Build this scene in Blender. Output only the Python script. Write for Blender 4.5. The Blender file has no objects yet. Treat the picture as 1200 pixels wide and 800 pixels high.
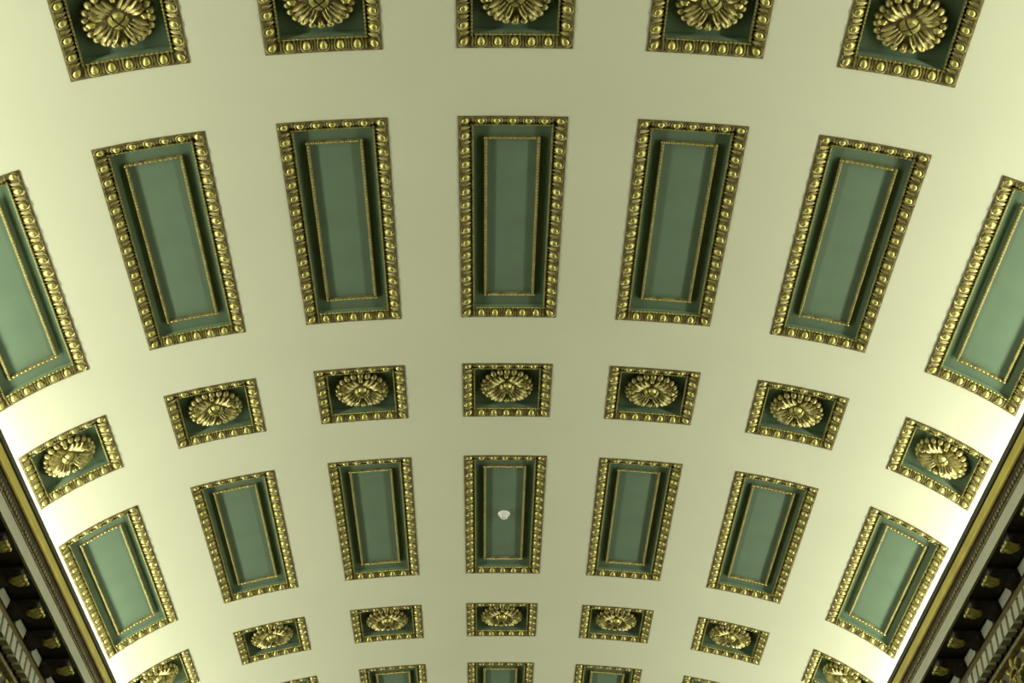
import bpy, bmesh, math, random
from mathutils import Matrix, Vector
random.seed(7)
scn = bpy.context.scene
C = scn.collection
S = 8.0            # metres from the camera's level up to the crown of the vault
EYE = 1.6
# ------------------------------------------------------------------ camera
PITCH, YAW, ROLL, XC = 0.6516, 0.0217, -0.0096, 0.0240
cam_d = bpy.data.cameras.new('camera'); cam = bpy.data.objects.new('camera', cam_d); C.objects.link(cam)
cam_d.sensor_width = 36.0; cam_d.lens = 1750 / 1200 * 36.0; cam_d.clip_end = 200
cy_, sy_ = math.cos(YAW), math.sin(YAW); cp_, sp_ = math.cos(PITCH), math.sin(PITCH)
R0 = Vector((cy_, -sy_, 0)); FW = Vector((cp_*sy_, cp_*cy_, sp_)); U0 = Vector((-sp_*sy_, -sp_*cy_, cp_))
RR = math.cos(ROLL)*R0 + math.sin(ROLL)*U0; UU = -math.sin(ROLL)*R0 + math.cos(ROLL)*U0
m = Matrix.Identity(4)
for i in range(3):
    m[i][0] = RR[i]; m[i][1] = UU[i]; m[i][2] = -FW[i]
m.translation = Vector((-XC*S, 0, EYE)); cam.matrix_world = m
scn.camera = cam
# ------------------------------------------------------------------ world, exposure
w = bpy.data.worlds.new('world'); scn.world = w; w.use_nodes = True
w.node_tree.nodes['Background'].inputs[0].default_value = (0.02, 0.02, 0.02, 1)
w.node_tree.nodes['Background'].inputs[1].default_value = 0.3
vs = scn.view_settings
vs.view_transform = 'Standard'; vs.look = 'None'; vs.gamma = 1.0; vs.exposure = 0.0; vs.use_curve_mapping = False
# ------------------------------------------------------------------ cove lamps in the trough behind both cornices
Y0, Y1 = -3.0, 34.0
COVE_X, COVE_Z, COVE_W, COVE_TILT = 0.545, 0.829, 249.0, math.radians(65)
NL = 14
for sg in (-1, 1):
    for i in range(NL):
        L = (Y1 - Y0) / NL
        d = bpy.data.lights.new('cove_lamp', 'AREA'); d.shape = 'RECTANGLE'; d.size = 0.09; d.size_y = L * 0.98
        d.spread = math.radians(160); d.energy = COVE_W / NL * 2.6; d.color = (0.985, 1.0, 0.89)
        o = bpy.data.objects.new('cove_lamp', d); C.objects.link(o)
        o.location = (sg*COVE_X*S, Y0 + (i + .5)*L, EYE + COVE_Z*S)
        o.rotation_euler = (math.pi, -sg*COVE_TILT, 0)     # shining up and in over the vault
# ------------------------------------------------------------------ materials
def mat(name, col, rough=.6, metal=0.0, var=.08, scale=6.0, bump=0.0, bscale=60.0, spec=.5, col2=None):
    M = bpy.data.materials.new(name); M.use_nodes = True
    nt = M.node_tree; b = nt.nodes['Principled BSDF']
    b.inputs['Roughness'].default_value = rough; b.inputs['Metallic'].default_value = metal
    b.inputs['Specular IOR Level'].default_value = spec
    tc = nt.nodes.new('ShaderNodeTexCoord')
    n = nt.nodes.new('ShaderNodeTexNoise'); n.inputs['Scale'].default_value = scale; n.inputs['Detail'].default_value = 5
    r = nt.nodes.new('ShaderNodeValToRGB')
    a = col2 if col2 else tuple(c*(1-var) for c in col)
    z = col if col2 else tuple(min(1, c*(1+var)) for c in col)
    r.color_ramp.elements[0].position = .35; r.color_ramp.elements[1].position = .65
    r.color_ramp.elements[0].color = (*a, 1); r.color_ramp.elements[1].color = (*z, 1)
    nt.links.new(tc.outputs['Object'], n.inputs['Vector']); nt.links.new(n.outputs['Fac'], r.inputs[0]); nt.links.new(r.outputs[0], b.inputs['Base Color'])
    if bump:
        n2 = nt.nodes.new('ShaderNodeTexNoise'); n2.inputs['Scale'].default_value = bscale; n2.inputs['Detail'].default_value = 4
        bp = nt.nodes.new('ShaderNodeBump'); bp.inputs['Strength'].default_value = bump; bp.inputs['Distance'].default_value = .01
        nt.links.new(tc.outputs['Object'], n2.inputs['Vector']); nt.links.new(n2.outputs['Fac'], bp.inputs['Height']); nt.links.new(bp.outputs[0], b.inputs['Normal'])
    return M
M_PLASTER = mat('cream_plaster', (.76, .775, .53), .85, var=.012, scale=1.2, bump=.05, bscale=25, spec=.2)
M_GREEN = mat('green_paint', (.155, .228, .132), .55, var=.05, scale=3, bump=.04, bscale=40, spec=.35)
M_GILT = mat('gilt', (.56, .52, .15), .42, .62, scale=14, col2=(.38, .34, .08), bump=.15, bscale=45)
M_ANTIQUE = mat('antique_gilt', (.30, .25, .09), .5, .4, scale=18, col2=(.15, .12, .042), bump=.25, bscale=60)
M_LEAF = mat('carved_gilt', (.46, .41, .13), .44, .5, scale=22, col2=(.22, .18, .055), bump=.3, bscale=50)
M_DARK = mat('bronze_soffit_shade', (.040, .034, .014), .6, .2, scale=8, col2=(.020, .018, .010))  # bronze with the soffit's shade painted into the colour; the brackets share it
M_GOLDBAND = mat('gold_leaf_band', (.62, .53, .07), .42, .35, scale=2.5, col2=(.48, .39, .055))
M_GREY = mat('grey_stone_paint', (.50, .51, .36), .7, var=.04, scale=3)
M_WHITE = mat('white_plastic', (.82, .82, .74), .4, var=.01)
M_WALL = mat('brown_wall', (.16, .13, .08), .7, var=.15, scale=2)
M_FLOOR = mat('stone_floor', (.20, .16, .11), .45, var=.2, scale=1.5)
M_MAROON = mat('maroon_gilt', (.16, .085, .03), .5, .3, scale=10, col2=(.10, .05, .03))
# ------------------------------------------------------------------ helpers
class MB:
    def __init__(s): s.v = []; s.f = []
    def add(s, vs_, fs):
        k = len(s.v); s.v += vs_; s.f += [tuple(i + k for i in f) for f in fs]; return s
    def box(s, x0, x1, y0, y1, z0, z1):
        return s.add([(x, y, z) for z in (z0, z1) for y in (y0, y1) for x in (x0, x1)],
                     [(0,2,3,1), (4,5,7,6), (0,1,5,4), (2,6,7,3), (0,4,6,2), (1,3,7,5)])
    def ell(s, c, r, nu=10, nv=6, half=False):
        """ellipsoid; half keeps the lower (room side, -z) half and closes nothing above"""
        vs_ = []; fs = []
        top = 0.15 if half else 1.0
        rows = nv
        for j in range(rows + 1):
            t = -math.pi/2 + (math.pi/2 + math.asin(min(1, top))) * j / rows
            for i in range(nu):
                a = 2*math.pi*i/nu
                vs_.append((c[0]+r[0]*math.cos(t)*math.cos(a), c[1]+r[1]*math.cos(t)*math.sin(a), c[2]+r[2]*math.sin(t)))
        for j in range(rows):
            for i in range(nu):
                i2 = (i+1) % nu
                fs.append((j*nu+i, j*nu+i2, (j+1)*nu+i2, (j+1)*nu+i))
        fs.append(tuple(rows*nu + i for i in range(nu)))
        return s.add(vs_, fs)
    def tube(s, pts, r, n=6, close=False, rs=None):
        vs_ = []; fs = []; P = [Vector(p) for p in pts]; N = len(P)
        for i, p in enumerate(P):
            t = (P[(i+1) % N] - P[i-1]) if close else (P[min(i+1, N-1)] - P[max(i-1, 0)])
            t.normalize(); up = Vector((0,0,1)) if abs(t.z) < .9 else Vector((1,0,0))
            a = t.cross(up).normalized(); b = a.cross(t)
            q = rs[i] if rs else r
            for k in range(n):
                an = 2*math.pi*k/n
                vs_.append(tuple(p + a*q*math.cos(an) + b*q*math.sin(an)))
        for i in range(N if close else N-1):
            j = (i+1) % N
            for k in range(n): fs.append((i*n+k, i*n+(k+1) % n, j*n+(k+1) % n, j*n+k))
        if not close: fs += [tuple(range(n))[::-1], tuple((N-1)*n+k for k in range(n))]
        return s.add(vs_, fs)
    def map(s, fn): s.v = [fn(*p) for p in s.v]; return s
    def mesh(s, name, m, smooth=True, angle=40):
        me = bpy.data.meshes.new(name); me.from_pydata(s.v, [], s.f)
        bm = bmesh.new(); bm.from_mesh(me); bmesh.ops.recalc_face_normals(bm, faces=bm.faces); bm.to_mesh(me); bm.free()
        me.materials.append(m)
        if smooth:
            me.polygons.foreach_set('use_smooth', [True]*len(me.polygons))
            me.set_sharp_from_angle(angle=math.radians(angle))
        return me
def obj(name, me, parent=None, mw=None):
    o = bpy.data.objects.new(name, me); C.objects.link(o)
    if parent: o.parent = parent
    if mw is not None: o.matrix_local = mw
    return o
def tag(o, label=None, cat=None, group=None, kind=None):
    if label: o['label'] = label
    if cat: o['category'] = cat
    if group: o['group'] = group
    if kind: o['kind'] = kind
    return o
# ------------------------------------------------------------------ the vault's section: slope grows with arc length from the crown
PA, PB, PC = 0.4547, 2.333, 2.4255
NT = 1500; SM = 0.72
_x = [0.0]; _z = [1.0]; _h = SM/NT
def phi(s): return PA*s + PB*s**3 + PC*s**5
for i in range(NT):
    a = phi((i+.5)*_h); _x.append(_x[-1] + math.cos(a)*_h); _z.append(_z[-1] - math.sin(a)*_h)
def prof(sm):
    """arc length in metres from the crown (signed) -> x, z in metres, slope angle"""
    q = abs(sm)/S; t = min(q/_h, NT-1e-6); i = int(t); f = t-i
    x = _x[i]*(1-f)+_x[i+1]*f; z = _z[i]*(1-f)+_z[i+1]*f
    sg = 1 if sm >= 0 else -1
    return sg*x*S, EYE + z*S, phi(q)
PITCH_S = 0.1666*S            # column spacing along the arc
HA = 0.051*S                  # half width of every coffer
HB = {'long': 0.1495*S, 'rosette': 0.0528*S}
E0 = 0.886
EDGE = [0.886]
for d in (.0809, .3011, .0832, .1049, .0857, .2967, .0889, .1060, .0895): EDGE.append(EDGE[-1]+d)
ROWS = [('rosette', (EDGE[0]-.0528)*S), ('long', (EDGE[1]+EDGE[2])/2*S), ('rosette', (EDGE[3]+EDGE[4])/2*S), ('long', (EDGE[5]+EDGE[6])/2*S),
        ('rosette', (EDGE[7]+EDGE[8])/2*S), ('long', EDGE[9]*S + HB['long'])]
COLS = range(-3, 4)
# ---- ceiling shell, open where the coffers sit
INS = 0.02                    # frames lap over the opening's edge by this much
def ceiling():
    se = [-SM*S*0.995]
    for k in COLS: se += [k*PITCH_S-HA+INS, k*PITCH_S+HA-INS]
    se.append(SM*S*0.995)
    ye = [Y0]
    for t, yc in ROWS: ye += [yc-HB[t]+INS, yc+HB[t]-INS]
    ye.append(Y1)
    ss = []; hole_s = []
    for i in range(len(se)-1):
        n = 8 if 0 < i < len(se)-2 else 20
        for j in range(n): ss.append(se[i]+(se[i+1]-se[i])*j/n); hole_s.append(i % 2 == 1)
    ss.append(se[-1])
    b = MB(); ny = len(ye)
    for th in (0, .05):
        for s_ in ss:
            x, z, a = prof(s_); sg = 1 if s_ >= 0 else -1
            for y in ye: b.v.append((x + sg*math.sin(a)*th, y, z + math.cos(a)*th))
    K = len(ss)*ny
    solid = lambda i, j: 0 <= i < len(ss)-1 and 0 <= j < ny-1 and not (hole_s[i] and j % 2 == 1)
    for i in range(len(ss)-1):
        for j in range(ny-1):
            if not solid(i, j): continue
            p, q, r, t = i*ny+j, (i+1)*ny+j, (i+1)*ny+j+1, i*ny+j+1
            b.f += [(p, q, r, t), (K+p, K+t, K+r, K+q)]
            for (di, dj, u, v) in ((-1, 0, t, p), (1, 0, q, r), (0, -1, p, q), (0, 1, r, t)):
                if not solid(i+di, j+dj): b.f.append((v, u, K+u, K+v))
    me = b.mesh('ceiling', M_PLASTER, True, 30)
    o = obj('ceiling', me); tag(o, 'cream plaster barrel vault with rows of recessed coffers', None, None, 'structure')
    return o
ceil = ceiling()
# ------------------------------------------------------------------ coffers (local: x along the arc outward, y along the vault, z into the ceiling; -z is the room)
def bender(k):
    s0 = k*PITCH_S; x0, z0, a0 = prof(s0); ca, sa = math.cos(a0), math.sin(a0)
    def f(u, v, h):
        x, z, a = prof(s0+u)
        x += math.sin(a)*h*(1 if s0+u >= 0 else -1); z += math.cos(a)*h
        dx, dz = x-x0, z-z0
        return (ca*dx - sa*dz, v, sa*dx + ca*dz)
    def fr(u, v, h, rot):
        p = f(u, v, h); a = (prof(s0+u)[2])*(1 if s0+u >= 0 else -1) - a0
        return Matrix.Translation(p) @ Matrix.Rotation(a, 4, 'Y') @ Matrix.Rotation(rot, 4, 'Z')
    return f, fr
def ring(b, a, bb, pr, nu=14, nv=1):
    """sweep the section pr [(inset, height)] round a rectangle of half sizes a, bb"""
    loop = []
    for d, h in pr:
        A, B = a-d, bb-d; L = []
        L += [(-A+2*A*i/nu, -B, h) for i in range(nu)]
        L += [(A, -B+2*B*i/nv, h) for i in range(nv)]
        L += [(A-2*A*i/nu, B, h) for i in range(nu)]
        L += [(-A, B-2*B*i/nv, h) for i in range(nv)]
        loop.append(L)
    n = len(loop[0]); vs_ = [p for L in loop for p in L]; fs = []
    for j in range(len(pr)-1):
        for i in range(n): fs.append((j*n+i, j*n+(i+1) % n, (j+1)*n+(i+1) % n, (j+1)*n+i))
    b.add(vs_, fs)
def beads_path(b, a, bb, h, r, step, squash=1.0):
    """a string of little beads round a rectangle"""
    pts = []
    for (x0, y0, x1, y1) in ((-a,-bb,a,-bb), (a,-bb,a,bb), (a,bb,-a,bb), (-a,bb,-a,-bb)):
        n = max(2, int(round(math.hypot(x1-x0, y1-y0)/step)))
        for i in range(n):
            t = i/n; dx = abs(x1-x0) > abs(y1-y0)
            L = step*.47
            b.ell((x0+(x1-x0)*t, y0+(y1-y0)*t, h), (L if dx else r, r if dx else L, r), 6, 4)
FW_ = 0.112
D_EGG = 0.056
def egg_spots(t):
    a, bb = HA-D_EGG, HB[t]-D_EGG
    nu, nv = 6, (15 if t == 'long' else 5)
    out = []
    for i in range(nu+1):
        u = -a+2*a*i/nu
        out.append((u, -bb, 0 if 0 < i < nu else (math.pi/4 if i == nu else -math.pi/4)))
        out.append((u, bb, math.pi if 0 < i < nu else (math.pi*3/4 if i == nu else -math.pi*3/4)))
    for i in range(1, nv):
        v = -bb+2*bb*i/nv
        out.append((-a, v, -math.pi/2)); out.append((a, v, math.pi/2))
    return out      # (u, v, rotation that turns local +y towards the coffer's middle)
EGG_H = 0.012
def egg_mb():
    b = MB(); b.ell((0, 0, 0), (.030, .034, .028), 10, 6)
    b.map(lambda x, y, z: (x*(1-.22*(y/.036)), y, z + .25*y)); return b
egg_me = egg_mb().mesh('egg', M_GILT)
def frame_mesh(t, k):
    a, bb = HA, HB[t]; b = MB()
    pr = [(0, .020), (0, -.002), (.004, -.004), (.018, -.004), (.022, .002), (.030, .004), (.052, .009), (.074, .020), (.090, .034), (.094, .042), (.100, .042)]
    pr += [(.100, .020), (.112, .020), (.1125, .034)]
    ring(b, a, bb, pr, 14, 1); nf = len(b.f)
    # shells round the eggs and the darts between them
    sp = egg_spots(t); ca = HA-D_EGG; cb = HB[t]-D_EGG
    for (u, v, r) in sp:
        cr, sr = math.cos(r), math.sin(r)
        def put(x, y, z): return (u+cr*x-sr*y, v+sr*x+cr*y, z)
        pts = [put(.041*math.cos(q), .044*math.sin(q)-.002, .010+.30*(.044*math.sin(q))) for q in [math.pi*(1+i/7) for i in range(8)]]
        pts = [put(.034, .040, .029)]+pts[::-1]+[put(-.034, .040, .029)]
        b.tube(pts, .0085, 5)
    nu, nv = 6, (15 if t == 'long' else 5)
    def darts(x, y, ax, step):
        r = .0085 if step < .13 else .016
        ix, iy = (0, -1 if y > 0 else 1) if ax == 0 else (-1 if x > 0 else 1, 0)
        b.tube([(x-ix*.034, y-iy*.034, .004), (x, y, .008), (x+ix*.036, y+iy*.036, .028)], r, 6, rs=[r, r*.95, r*.5])
    for i in range(nu):
        u = -ca+2*ca*(i+.5)/nu; darts(u, -cb, 0, 2*ca/nu); darts(u, cb, 0, 2*ca/nu)
    for i in range(nv):
        v = -cb+2*cb*(i+.5)/nv; darts(-ca, v, 1, 2*cb/nv); darts(ca, v, 1, 2*cb/nv)
    me = b.map(bender(k)[0]).mesh('frame', M_ANTIQUE, True, 50)
    me.materials.append(M_LEAF)                         # the carved shells and darts are more gilded than the ground
    me.polygons.foreach_set('material_index', [0]*nf+[1]*(len(me.polygons)-nf))
    return me
def trim_mesh(t, k):
    b = MB(); beads_path(b, HA-.107, HB[t]-.107, .018, .0085, .034)
    return b.map(bender(k)[0]).mesh('bead_trim', M_GILT)
DEPTH = {'long': .052, 'rosette': .085}
def board_mesh(t, k):
    """green tray: low side walls and a flat back"""
    d = DEPTH[t]; b = MB(); a, bb = HA, HB[t]; n = 14
    ring(b, a, bb, [(.108, d+.02), (.108, .024), (.1122, .024), (.1135, d)], n, 1)
    A, B = a-.1130, bb-.1130
    for h in (d, d+.02):
        k0 = len(b.v)
        for i in range(n+1):
            u = -A+2*A*i/n; b.v += [(u, -B, h), (u, B, h)]
        for i in range(n): b.f.append((k0+2*i, k0+2*i+1, k0+2*i+3, k0+2*i+2))
    return b.map(bender(k)[0]).mesh('back_board', M_GREEN, True, 30)
IN_U, IN_V = .206, .262
def inner_mesh(k):
    """raised green moulding that frames the centre panel"""
    b = MB(); a, bb = HA-IN_U, HB['long']-IN_V
    ring(b, a+.012, bb+.012, [(0, .056), (.002, .040), (.006, .034), (.020, .034), (.024, .040), (.026, .056)], 12, 1)
    return b.map(bender(k)[0]).mesh('inner_molding', M_ANTIQUE)
def inner_bead_mesh(k):
    b = MB(); a, bb = HA-IN_U, HB['long']-IN_V
    beads_path(b, a-.001, bb-.001, .033, .0095, .036)
    return b.map(bender(k)[0]).mesh('inner_bead', M_GILT)
# ---- rosette pieces (modelled flat: local z = into ceiling, room is -z)
RB = .085      # board height behind the rosette
def leaf_mb(rise=.040, teeth=5):
    """broad acanthus fan: radial ribs, scalloped rim, tip curling back"""
    nt, na = 12, 28; top = []; b = MB()
    for i in range(nt+1):
        t = i/nt
        for j in range(na+1):
            q = -1+2*j/na
            half = math.radians(42-11*t)
            rib = math.cos(q*teeth*math.pi)
            r = .072+t*.128*(1-.20*abs(q)**2.4)*(1+.13*rib*t)
            an = q*half
            h = .020+rise*math.sin(min(1, t*1.12)*math.pi*.60)-.9*rise*max(0, t-.70)
            h += .0110*rib*min(1, .25+t*1.6)-.014*q*q-.010*(1-t)*abs(q)
            top.append((r*math.sin(an), r*math.cos(an), h))
    n = na+1
    b.v = [(x, y, -h-.008) for x, y, h in top]+[(x*.96, y*.985, -h+.014) for x, y, h in top]
    T = len(top)
    for i in range(nt):
        for j in range(na):
            k = i*n+j
            b.f.append((k, k+1, k+n+1, k+n)); b.f.append((T+k, T+k+n, T+k+n+1, T+k+1))
    edge = [j for j in range(n)]+[i*n+na for i in range(1, nt+1)]+[nt*n+j for j in range(na-1, -1, -1)]+[i*n for i in range(nt-1, 0, -1)]
    for a_, c_ in zip(edge, edge[1:]+edge[:1]): b.f.append((a_, c_, T+c_, T+a_))
    return b
def up(b, dz=0): return b.map(lambda x, y, z: (x, y, z+RB-.018+dz))
leaf_me = up(leaf_mb()).mesh('leaf', M_LEAF, True, 60)
tongue = MB(); tongue.ell((0, .182, -.034), (.020, .036, .028), 10, 7)
tongue.map(lambda x, y, z: (x*(1-.6*abs(x)*0), y, z + (.010 if abs(x) < .006 else 0)))
tongue_me = up(tongue).mesh('tongue_petal', M_GILT)
lobe = MB(); lobe.ell((0, .224, -.012), (.030, .033, .032), 9, 6); lobe.map(lambda x, y, z: (x, y, z+.25*(y-.224)))
lobe_me = up(lobe).mesh('lobe', M_LEAF)
NLOBE = 22
def disc_mb():
    b = MB(); n = 36; P = [(.222, .03), (.222, -.004), (.205, -.020), (.12, -.022), (.07, -.034), (.02, -.036)]
    for r, z in P:
        for i in range(n): b.v.append((r*math.cos(2*math.pi*i/n), r*math.sin(2*math.pi*i/n), z))
    for j in range(len(P)-1):
        for i in range(n): b.f.append((j*n+i, j*n+(i+1) % n, (j+1)*n+(i+1) % n, (j+1)*n+i))
    b.f.append(tuple((len(P)-1)*n+i for i in range(n))); return b
disc_me = up(disc_mb()).mesh('rosette', M_ANTIQUE)
button = MB()
for i in range(4):       # domed centre cut into quarters by a cross
    a = i*math.pi/2+.12; q = MB(); nn = 6; pts = []
    for j in range(5):
        r = .062*j/4
        for l in range(nn+1):
            an = -math.pi/4+math.pi/2*l/nn
            x, y = r*math.cos(an)+.0075, r*math.sin(an)*.93
            pts.append((x, y, -.074+.016*(j/4)**2.4 + (.024 if j == 4 else 0)))
    fs = [(j*(nn+1)+l, j*(nn+1)+l+1, (j+1)*(nn+1)+l+1, (j+1)*(nn+1)+l) for j in range(4) for l in range(nn)]
    button.add([(x*math.cos(a)-y*math.sin(a), x*math.sin(a)+y*math.cos(a), z) for x, y, z in pts], fs)
button_me = up(button).mesh('centre_button', M_GILT, True, 45)
MESH = {}
def get(kind, t, k):
    key = (kind, t, k)
    if key not in MESH:
        MESH[key] = {'frame': frame_mesh, 'trim': trim_mesh, 'board': board_mesh}[kind](t, k) if kind in ('frame', 'trim', 'board') else (inner_mesh(k) if kind == 'inner' else inner_bead_mesh(k))
    return MESH[key]
PLACE = {0: 'on the crown line', 1: 'one column off the crown', 2: 'two columns off the crown', 3: 'along the cornice'}
def label_for(row, k):
    p = PLACE[abs(k)]
    if row == 3:
        if k == 0: return 'long green coffer on the crown line, bearing the white smoke detector'
        return 'long green coffer %s, level with the smoke detector' % p
    if row in (1, 5): return 'long green coffer %s, one long row from the smoke detector' % p
    if row in (2, 4): return 'square rosette coffer %s, in a row bordering the smoke detector\'s' % p
    return 'square rosette coffer %s, two rosette rows from the smoke detector' % p
def group_for(row, k):
    t = {3: 'long coffers level with the smoke detector', 1: 'long coffers one row off', 5: 'long coffers one row off', 2: 'rosette coffers beside the smoke detector row', 4: 'rosette coffers beside the smoke detector row', 0: 'rosette coffers two rosette rows off'}[row]
    return t + ', ' + PLACE[abs(k)]
def coffer(row, k):
    t, yc = ROWS[row]; ak = abs(k); x, z, a = prof(ak*PITCH_S); ca, sa = math.cos(a), math.sin(a)
    sg = 1 if k >= 0 else -1
    mw = Matrix(((sg*ca, 0, sg*sa, sg*x), (0, sg, 0, yc), (-sa, 0, ca, z), (0, 0, 0, 1)))
    root = obj('ceiling_coffer' if t == 'long' else 'rosette_coffer', None); root.empty_display_size = .2
    root.matrix_world = mw
    tag(root, label_for(row, k), 'coffer', group_for(row, k))
    fr_o = obj('frame', get('frame', t, ak), root)
    obj('bead_trim', get('trim', t, ak), root)
    obj('back_board', get('board', t, ak), root)
    fr = bender(ak)[1]
    for (u, v, r) in egg_spots(t): obj('egg', egg_me, fr_o, fr(u, v, EGG_H, r))
    if t == 'long':
        i_o = obj('inner_molding', get('inner', t, ak), root); obj('bead_string', get('ibead', t, ak), i_o)
    else:
        ro = obj('rosette', disc_me, root)
        obj('centre_button', button_me, ro)
        j = random.uniform(-.05, .05)
        for i in range(4):
            obj('leaf', leaf_me, ro, Matrix.Rotation(math.pi/4+i*math.pi/2+j, 4, 'Z'))
            obj('tongue_petal', tongue_me, ro, Matrix.Rotation(i*math.pi/2+j, 4, 'Z'))
        for i in range(NLOBE): obj('lobe', lobe_me, ro, Matrix.Rotation(2*math.pi*i/NLOBE, 4, 'Z'))
    return root
for row in range(len(ROWS)):
    for k in COLS: coffer(row, k)
# ------------------------------------------------------------------ smoke detector on the crown coffer
DET_Y = 16.0
DET_Y = ROWS[3][1] + 0.0
x, z, a = prof(0)
det = obj('smoke_detector', None, None, Matrix.Translation((0, DET_Y, z+.062)))
tag(det, 'small round white smoke detector fixed on a green crown coffer', 'smoke detector')
def lathe(P, n=24):
    b = MB()
    for r, z_ in P:
        for i in range(n): b.v.append((r*math.cos(2*math.pi*i/n), r*math.sin(2*math.pi*i/n), z_))
    for j in range(len(P)-1):
        for i in range(n): b.f.append((j*n+i, j*n+(i+1) % n, (j+1)*n+(i+1) % n, (j+1)*n+i))
    b.f.append(tuple((len(P)-1)*n+i for i in range(n))); b.f.append(tuple(range(n))); return b
obj('base', lathe([(.060, 0), (.062, -.004), (.062, -.022), (.056, -.030), (.048, -.032)]).mesh('base', M_WHITE), det)
obj('cap', lathe([(.042, -.031), (.042, -.052), (.036, -.064), (.022, -.070)]).mesh('cap', M_WHITE), det)
obj('vent_ring', lathe([(.0425, -.040), (.0445, -.042), (.0445, -.046), (.0425, -.048)]).mesh('vent_ring', M_GREY), det)
# ------------------------------------------------------------------ cornices
def W(X, Z): return (X*S, EYE+Z*S)
def sweep(name, pts, m, sg, parent=None, y0=Y0, y1=Y1, smooth=True):
    b = MB(); n = len(pts)
    for y in (y0, y1):
        for X, Z in pts: x_, z_ = W(X, Z); b.v.append((sg*x_, y, z_))
    for i in range(n): b.f.append((i, (i+1) % n, n+(i+1) % n, n+i))
    b.f += [tuple(range(n)), tuple(range(n, 2*n))]
    return obj(name, b.mesh(name, m, smooth, 35), parent)
LIPX = .4976
PM = .0735*S                 # modillion pitch
YM0 = 1.5646*S % PM
def modillion_mb():
    """S-scroll bracket: local x towards the wall, y along the cornice, z up (0 = soffit)"""
    b = MB(); hw = .100; P = []
    sec = [(0.0, 0.0), (-.004, -.03), (.004, -.062), (.030, -.078), (.062, -.072), (.10, -.058), (.14, -.062), (.18, -.090), (.215, -.118), (.262, -.122), (.262, 0)]
    n = len(sec)
    for y in (-hw, hw):
        for x_, z_ in sec: b.v.append((x_, y, z_))
    for i in range(n): b.f.append((i, (i+1) % n, n+(i+1) % n, n+i))
    b.f += [tuple(range(n)), tuple(range(n, 2*n))]
    for y in (-hw-.004, hw+.004):                       # scroll eyes and cap moulding
        for cx_, cz_, r in ((.032, -.042, .026), (.222, -.072, .040)):
            b.tube([(cx_+r*(1-q/18)*math.cos(q*.75), y, cz_+r*(1-q/18)*math.sin(q*.75)) for q in range(15)], .008, 5)
    b.box(-.012, .262, -hw-.014, hw+.014, -.016, .002)
    return b
mod_me = modillion_mb().mesh('modillion', M_DARK, True, 35)
def acanthus_mb():
    b = MB()
    for i, yy in enumerate((-.062, 0, .062)):           # three fingers curling under the bracket's nose
        big = 1.0 if i == 1 else .82
        n = 7; pts = []; rs = []
        for q in range(n):
            t = q/(n-1)
            pts.append((.020+.10*(1-t)*big-.030*t, yy*(.55+.45*t), -.080+.012*t-.030*math.sin(t*math.pi)*big)); rs.append((.010+.019*math.sin(t*math.pi*.9))*big)
        b.tube(pts, .02, 8, rs=rs)
        b.ell((-.012, yy, -.084), (.020, .026*big, .022), 8, 5)
    return b
ac_me = acanthus_mb().mesh('acanthus_leaf', M_GILT)
DP = .0204*S
dent_me = MB().box(-.05, .03, -DP*.33, DP*.33, -.140, 0).mesh('dentil', M_GREY, False)
pan_me = MB().box(-.012, .01, -.19, .19, -.125, -.012)
pan_me.map(lambda x_, y, z_: (x_, y*(1 if z_ > -.05 else .72), z_))
pan_me = pan_me.mesh('frieze_panel', M_GREY, False)
def scroll_mb():
    """gilded rinceau: a spiral stem with leaves and a flower; local x out of the wall (negative = room), y along, z up"""
    b = MB(); R_ = .15
    pts = []; rs = []
    for q in range(34):
        a = q*.36; r = R_*(1-q/40); pts.append((-.02, r*math.cos(a), r*math.sin(a))); rs.append(.017*(1-q/60))
    b.tube(pts, .015, 6, rs=rs)
    for i in range(9):
        a = i*.70+.2; r = R_+.035
        c, s_ = math.cos(a), math.sin(a); q = MB(); q.ell((0, 0, 0), (.026, .052, .024), 7, 5)
        b.add([(-.028+x_, r*c+y*c-z_*s_, r*s_+y*s_+z_*c) for x_, y, z_ in q.v], q.f)
    for i in range(6):
        a = i*math.pi/3; q = MB(); q.ell((-.035, .032*math.cos(a), .032*math.sin(a)), (.02, .020, .020), 6, 4); b.add(q.v, q.f)
    b.ell((-.05, 0, 0), (.018, .018, .018), 7, 5)
    b.tube([(-.015, R_, 0), (-.015, R_+.06, -.10), (-.015, R_+.16, -.15), (-.015, R_+.30, -.10)], .014, 6)
    return b
sc_me = scroll_mb().mesh('scroll_ornament', M_GILT)
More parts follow.
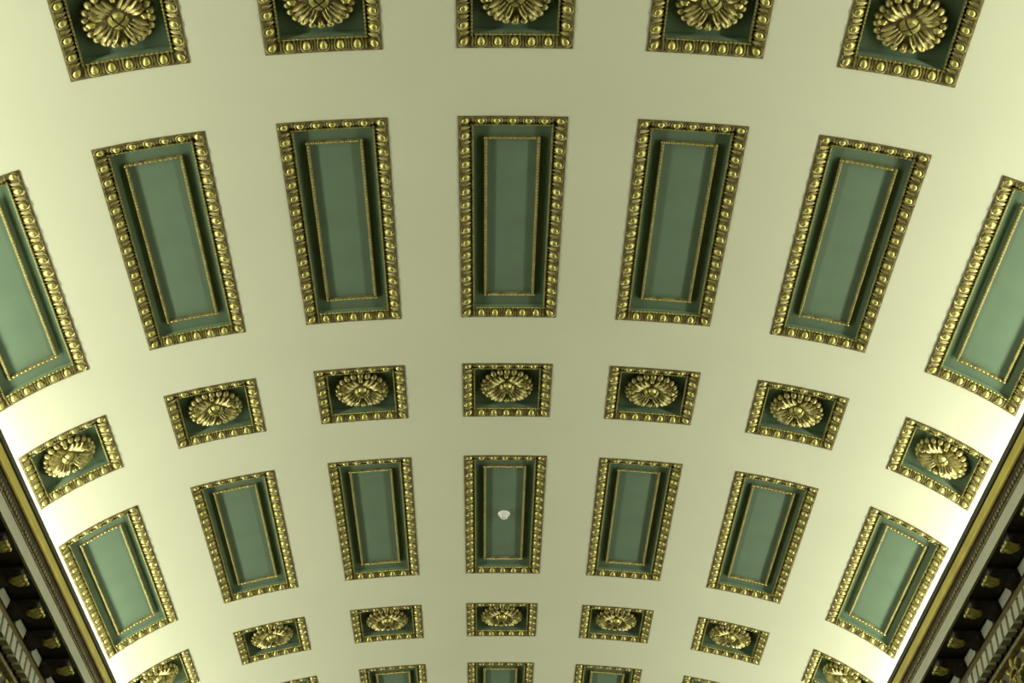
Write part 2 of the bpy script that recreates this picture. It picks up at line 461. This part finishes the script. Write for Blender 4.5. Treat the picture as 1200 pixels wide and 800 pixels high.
def cornice(sg, nm, side):
    core = sweep(nm, [(.60, .800), (.5045, .800), (.5045, .820), (.4976, .820), (.4976, .8130), (.5000, .8120), (.5010, .7990), (.5035, .7985), (.5060, .7880), (.5080, .7870), (.5080, .7720), (.545, .7720), (.545, .7400), (.552, .7400), (.552, .7180), (.60, .7180)], M_DARK, sg)
    tag(core, 'bronze cornice painted with soffit shade, hiding the cove lamps, with gold and grey bands', None, None, 'structure')
    # gold torus under the lip
    sweep('gold_torus', [(.5010, .8122), (.4990, .8118), (.4984, .8095), (.4983, .8060), (.4988, .8020), (.4998, .7996), (.5010, .7988), (.5020, .7990), (.5020, .8122)], M_GOLDBAND, sg, core)
    sweep('maroon_fillet', [(.5008, .8000), (.5010, .7982), (.5034, .7978), (.5040, .8000)], M_MAROON, sg, core)
    # bead and reel band
    bb = sweep('bead_band', [(.5045, .7988), (.5030, .7986), (.5030, .7972), (.5046, .7965), (.5060, .7872), (.5090, .7872), (.5090, .7988)], M_ANTIQUE, sg, core)
    b = MB(); y = 5.0
    while y < 22:
        x_, z_ = W(.5052, .7918); b.ell((sg*x_, y, z_), (.016, .022, .026), 6, 4); y += .062
    o = obj('bead', b.mesh('bead', M_ANTIQUE), bb); tag(o, kind='stuff')
    sweep('grey_fascia', [(.5078, .7876), (.5070, .7872), (.5070, .7712), (.5100, .7712), (.5100, .7876)], M_GREY, sg, core, smooth=False)
    sweep('olive_molding', [(.545, .7540), (.5432, .7530), (.5422, .7480), (.5405, .7440), (.5405, .7410), (.545, .7410)], M_ANTIQUE, sg, core)
    sweep('gilt_molding', [(.552, .7200), (.5500, .7190), (.5505, .7150), (.5560, .7130), (.5560, .7200)], M_ANTIQUE, sg, core)
    def place(name, me, X, Z, y, parent=core):
        x_, z_ = W(X, Z)
        rot = Matrix.Identity(4) if sg > 0 else Matrix.Rotation(math.pi, 4, 'Z')
        return obj(name, me, parent, Matrix.Translation((sg*x_, y, z_)) @ rot)
    y = YM0 + math.ceil((6.0-YM0)/PM)*PM
    while y < 21.5:
        md_ = place('modillion', mod_me, .5125, .7720, y)
        obj('acanthus_leaf', ac_me, md_)
        place('frieze_panel', pan_me, .5446, .7720, y+PM/2)
        y += PM
    y = 7.0
    while y < 20.5:
        place('dentil', dent_me, .5455, .7405, y); y += DP
    return core
cor_l = cornice(-1, 'trim_1', 'left'); cor_r = cornice(1, 'trim_2', 'right')
# ------------------------------------------------------------------ walls and floor
for sg, nm in ((-1, 'wall_left'), (1, 'wall_right')):
    b = MB(); x0 = sg*.557*S; x1 = sg*.600*S
    b.box(min(x0, x1), max(x0, x1), Y0, Y1, 0, EYE+.7180*S)
    wl = obj(nm, b.mesh(nm, M_WALL, False)); tag(wl, 'brown side wall with a gilded scroll frieze below the cornice', None, None, 'structure')
    rot = Matrix.Identity(4) if sg > 0 else Matrix.Rotation(math.pi, 4, 'Z')
    y = 7.0
    while y < 20.5:
        obj('scroll_ornament', sc_me, wl, Matrix.Translation((x0, y, EYE+.686*S)) @ rot); y += .46
b = MB(); b.box(-.60*S, .60*S, Y0, Y1, -.1, 0)
tag(obj('floor', b.mesh('floor', M_FLOOR, False)), 'brown stone floor of the hall', None, None, 'structure')
for nm, ya, yb in (('wall_back', Y0-.2, Y0), ('wall_front', Y1, Y1+.2)):
    b = MB(); b.box(-.61*S, .61*S, ya, yb, 0, EYE+1.02*S)
    tag(obj(nm, b.mesh(nm, M_WALL, False)), 'plain brown end wall of the vaulted hall', None, None, 'structure')
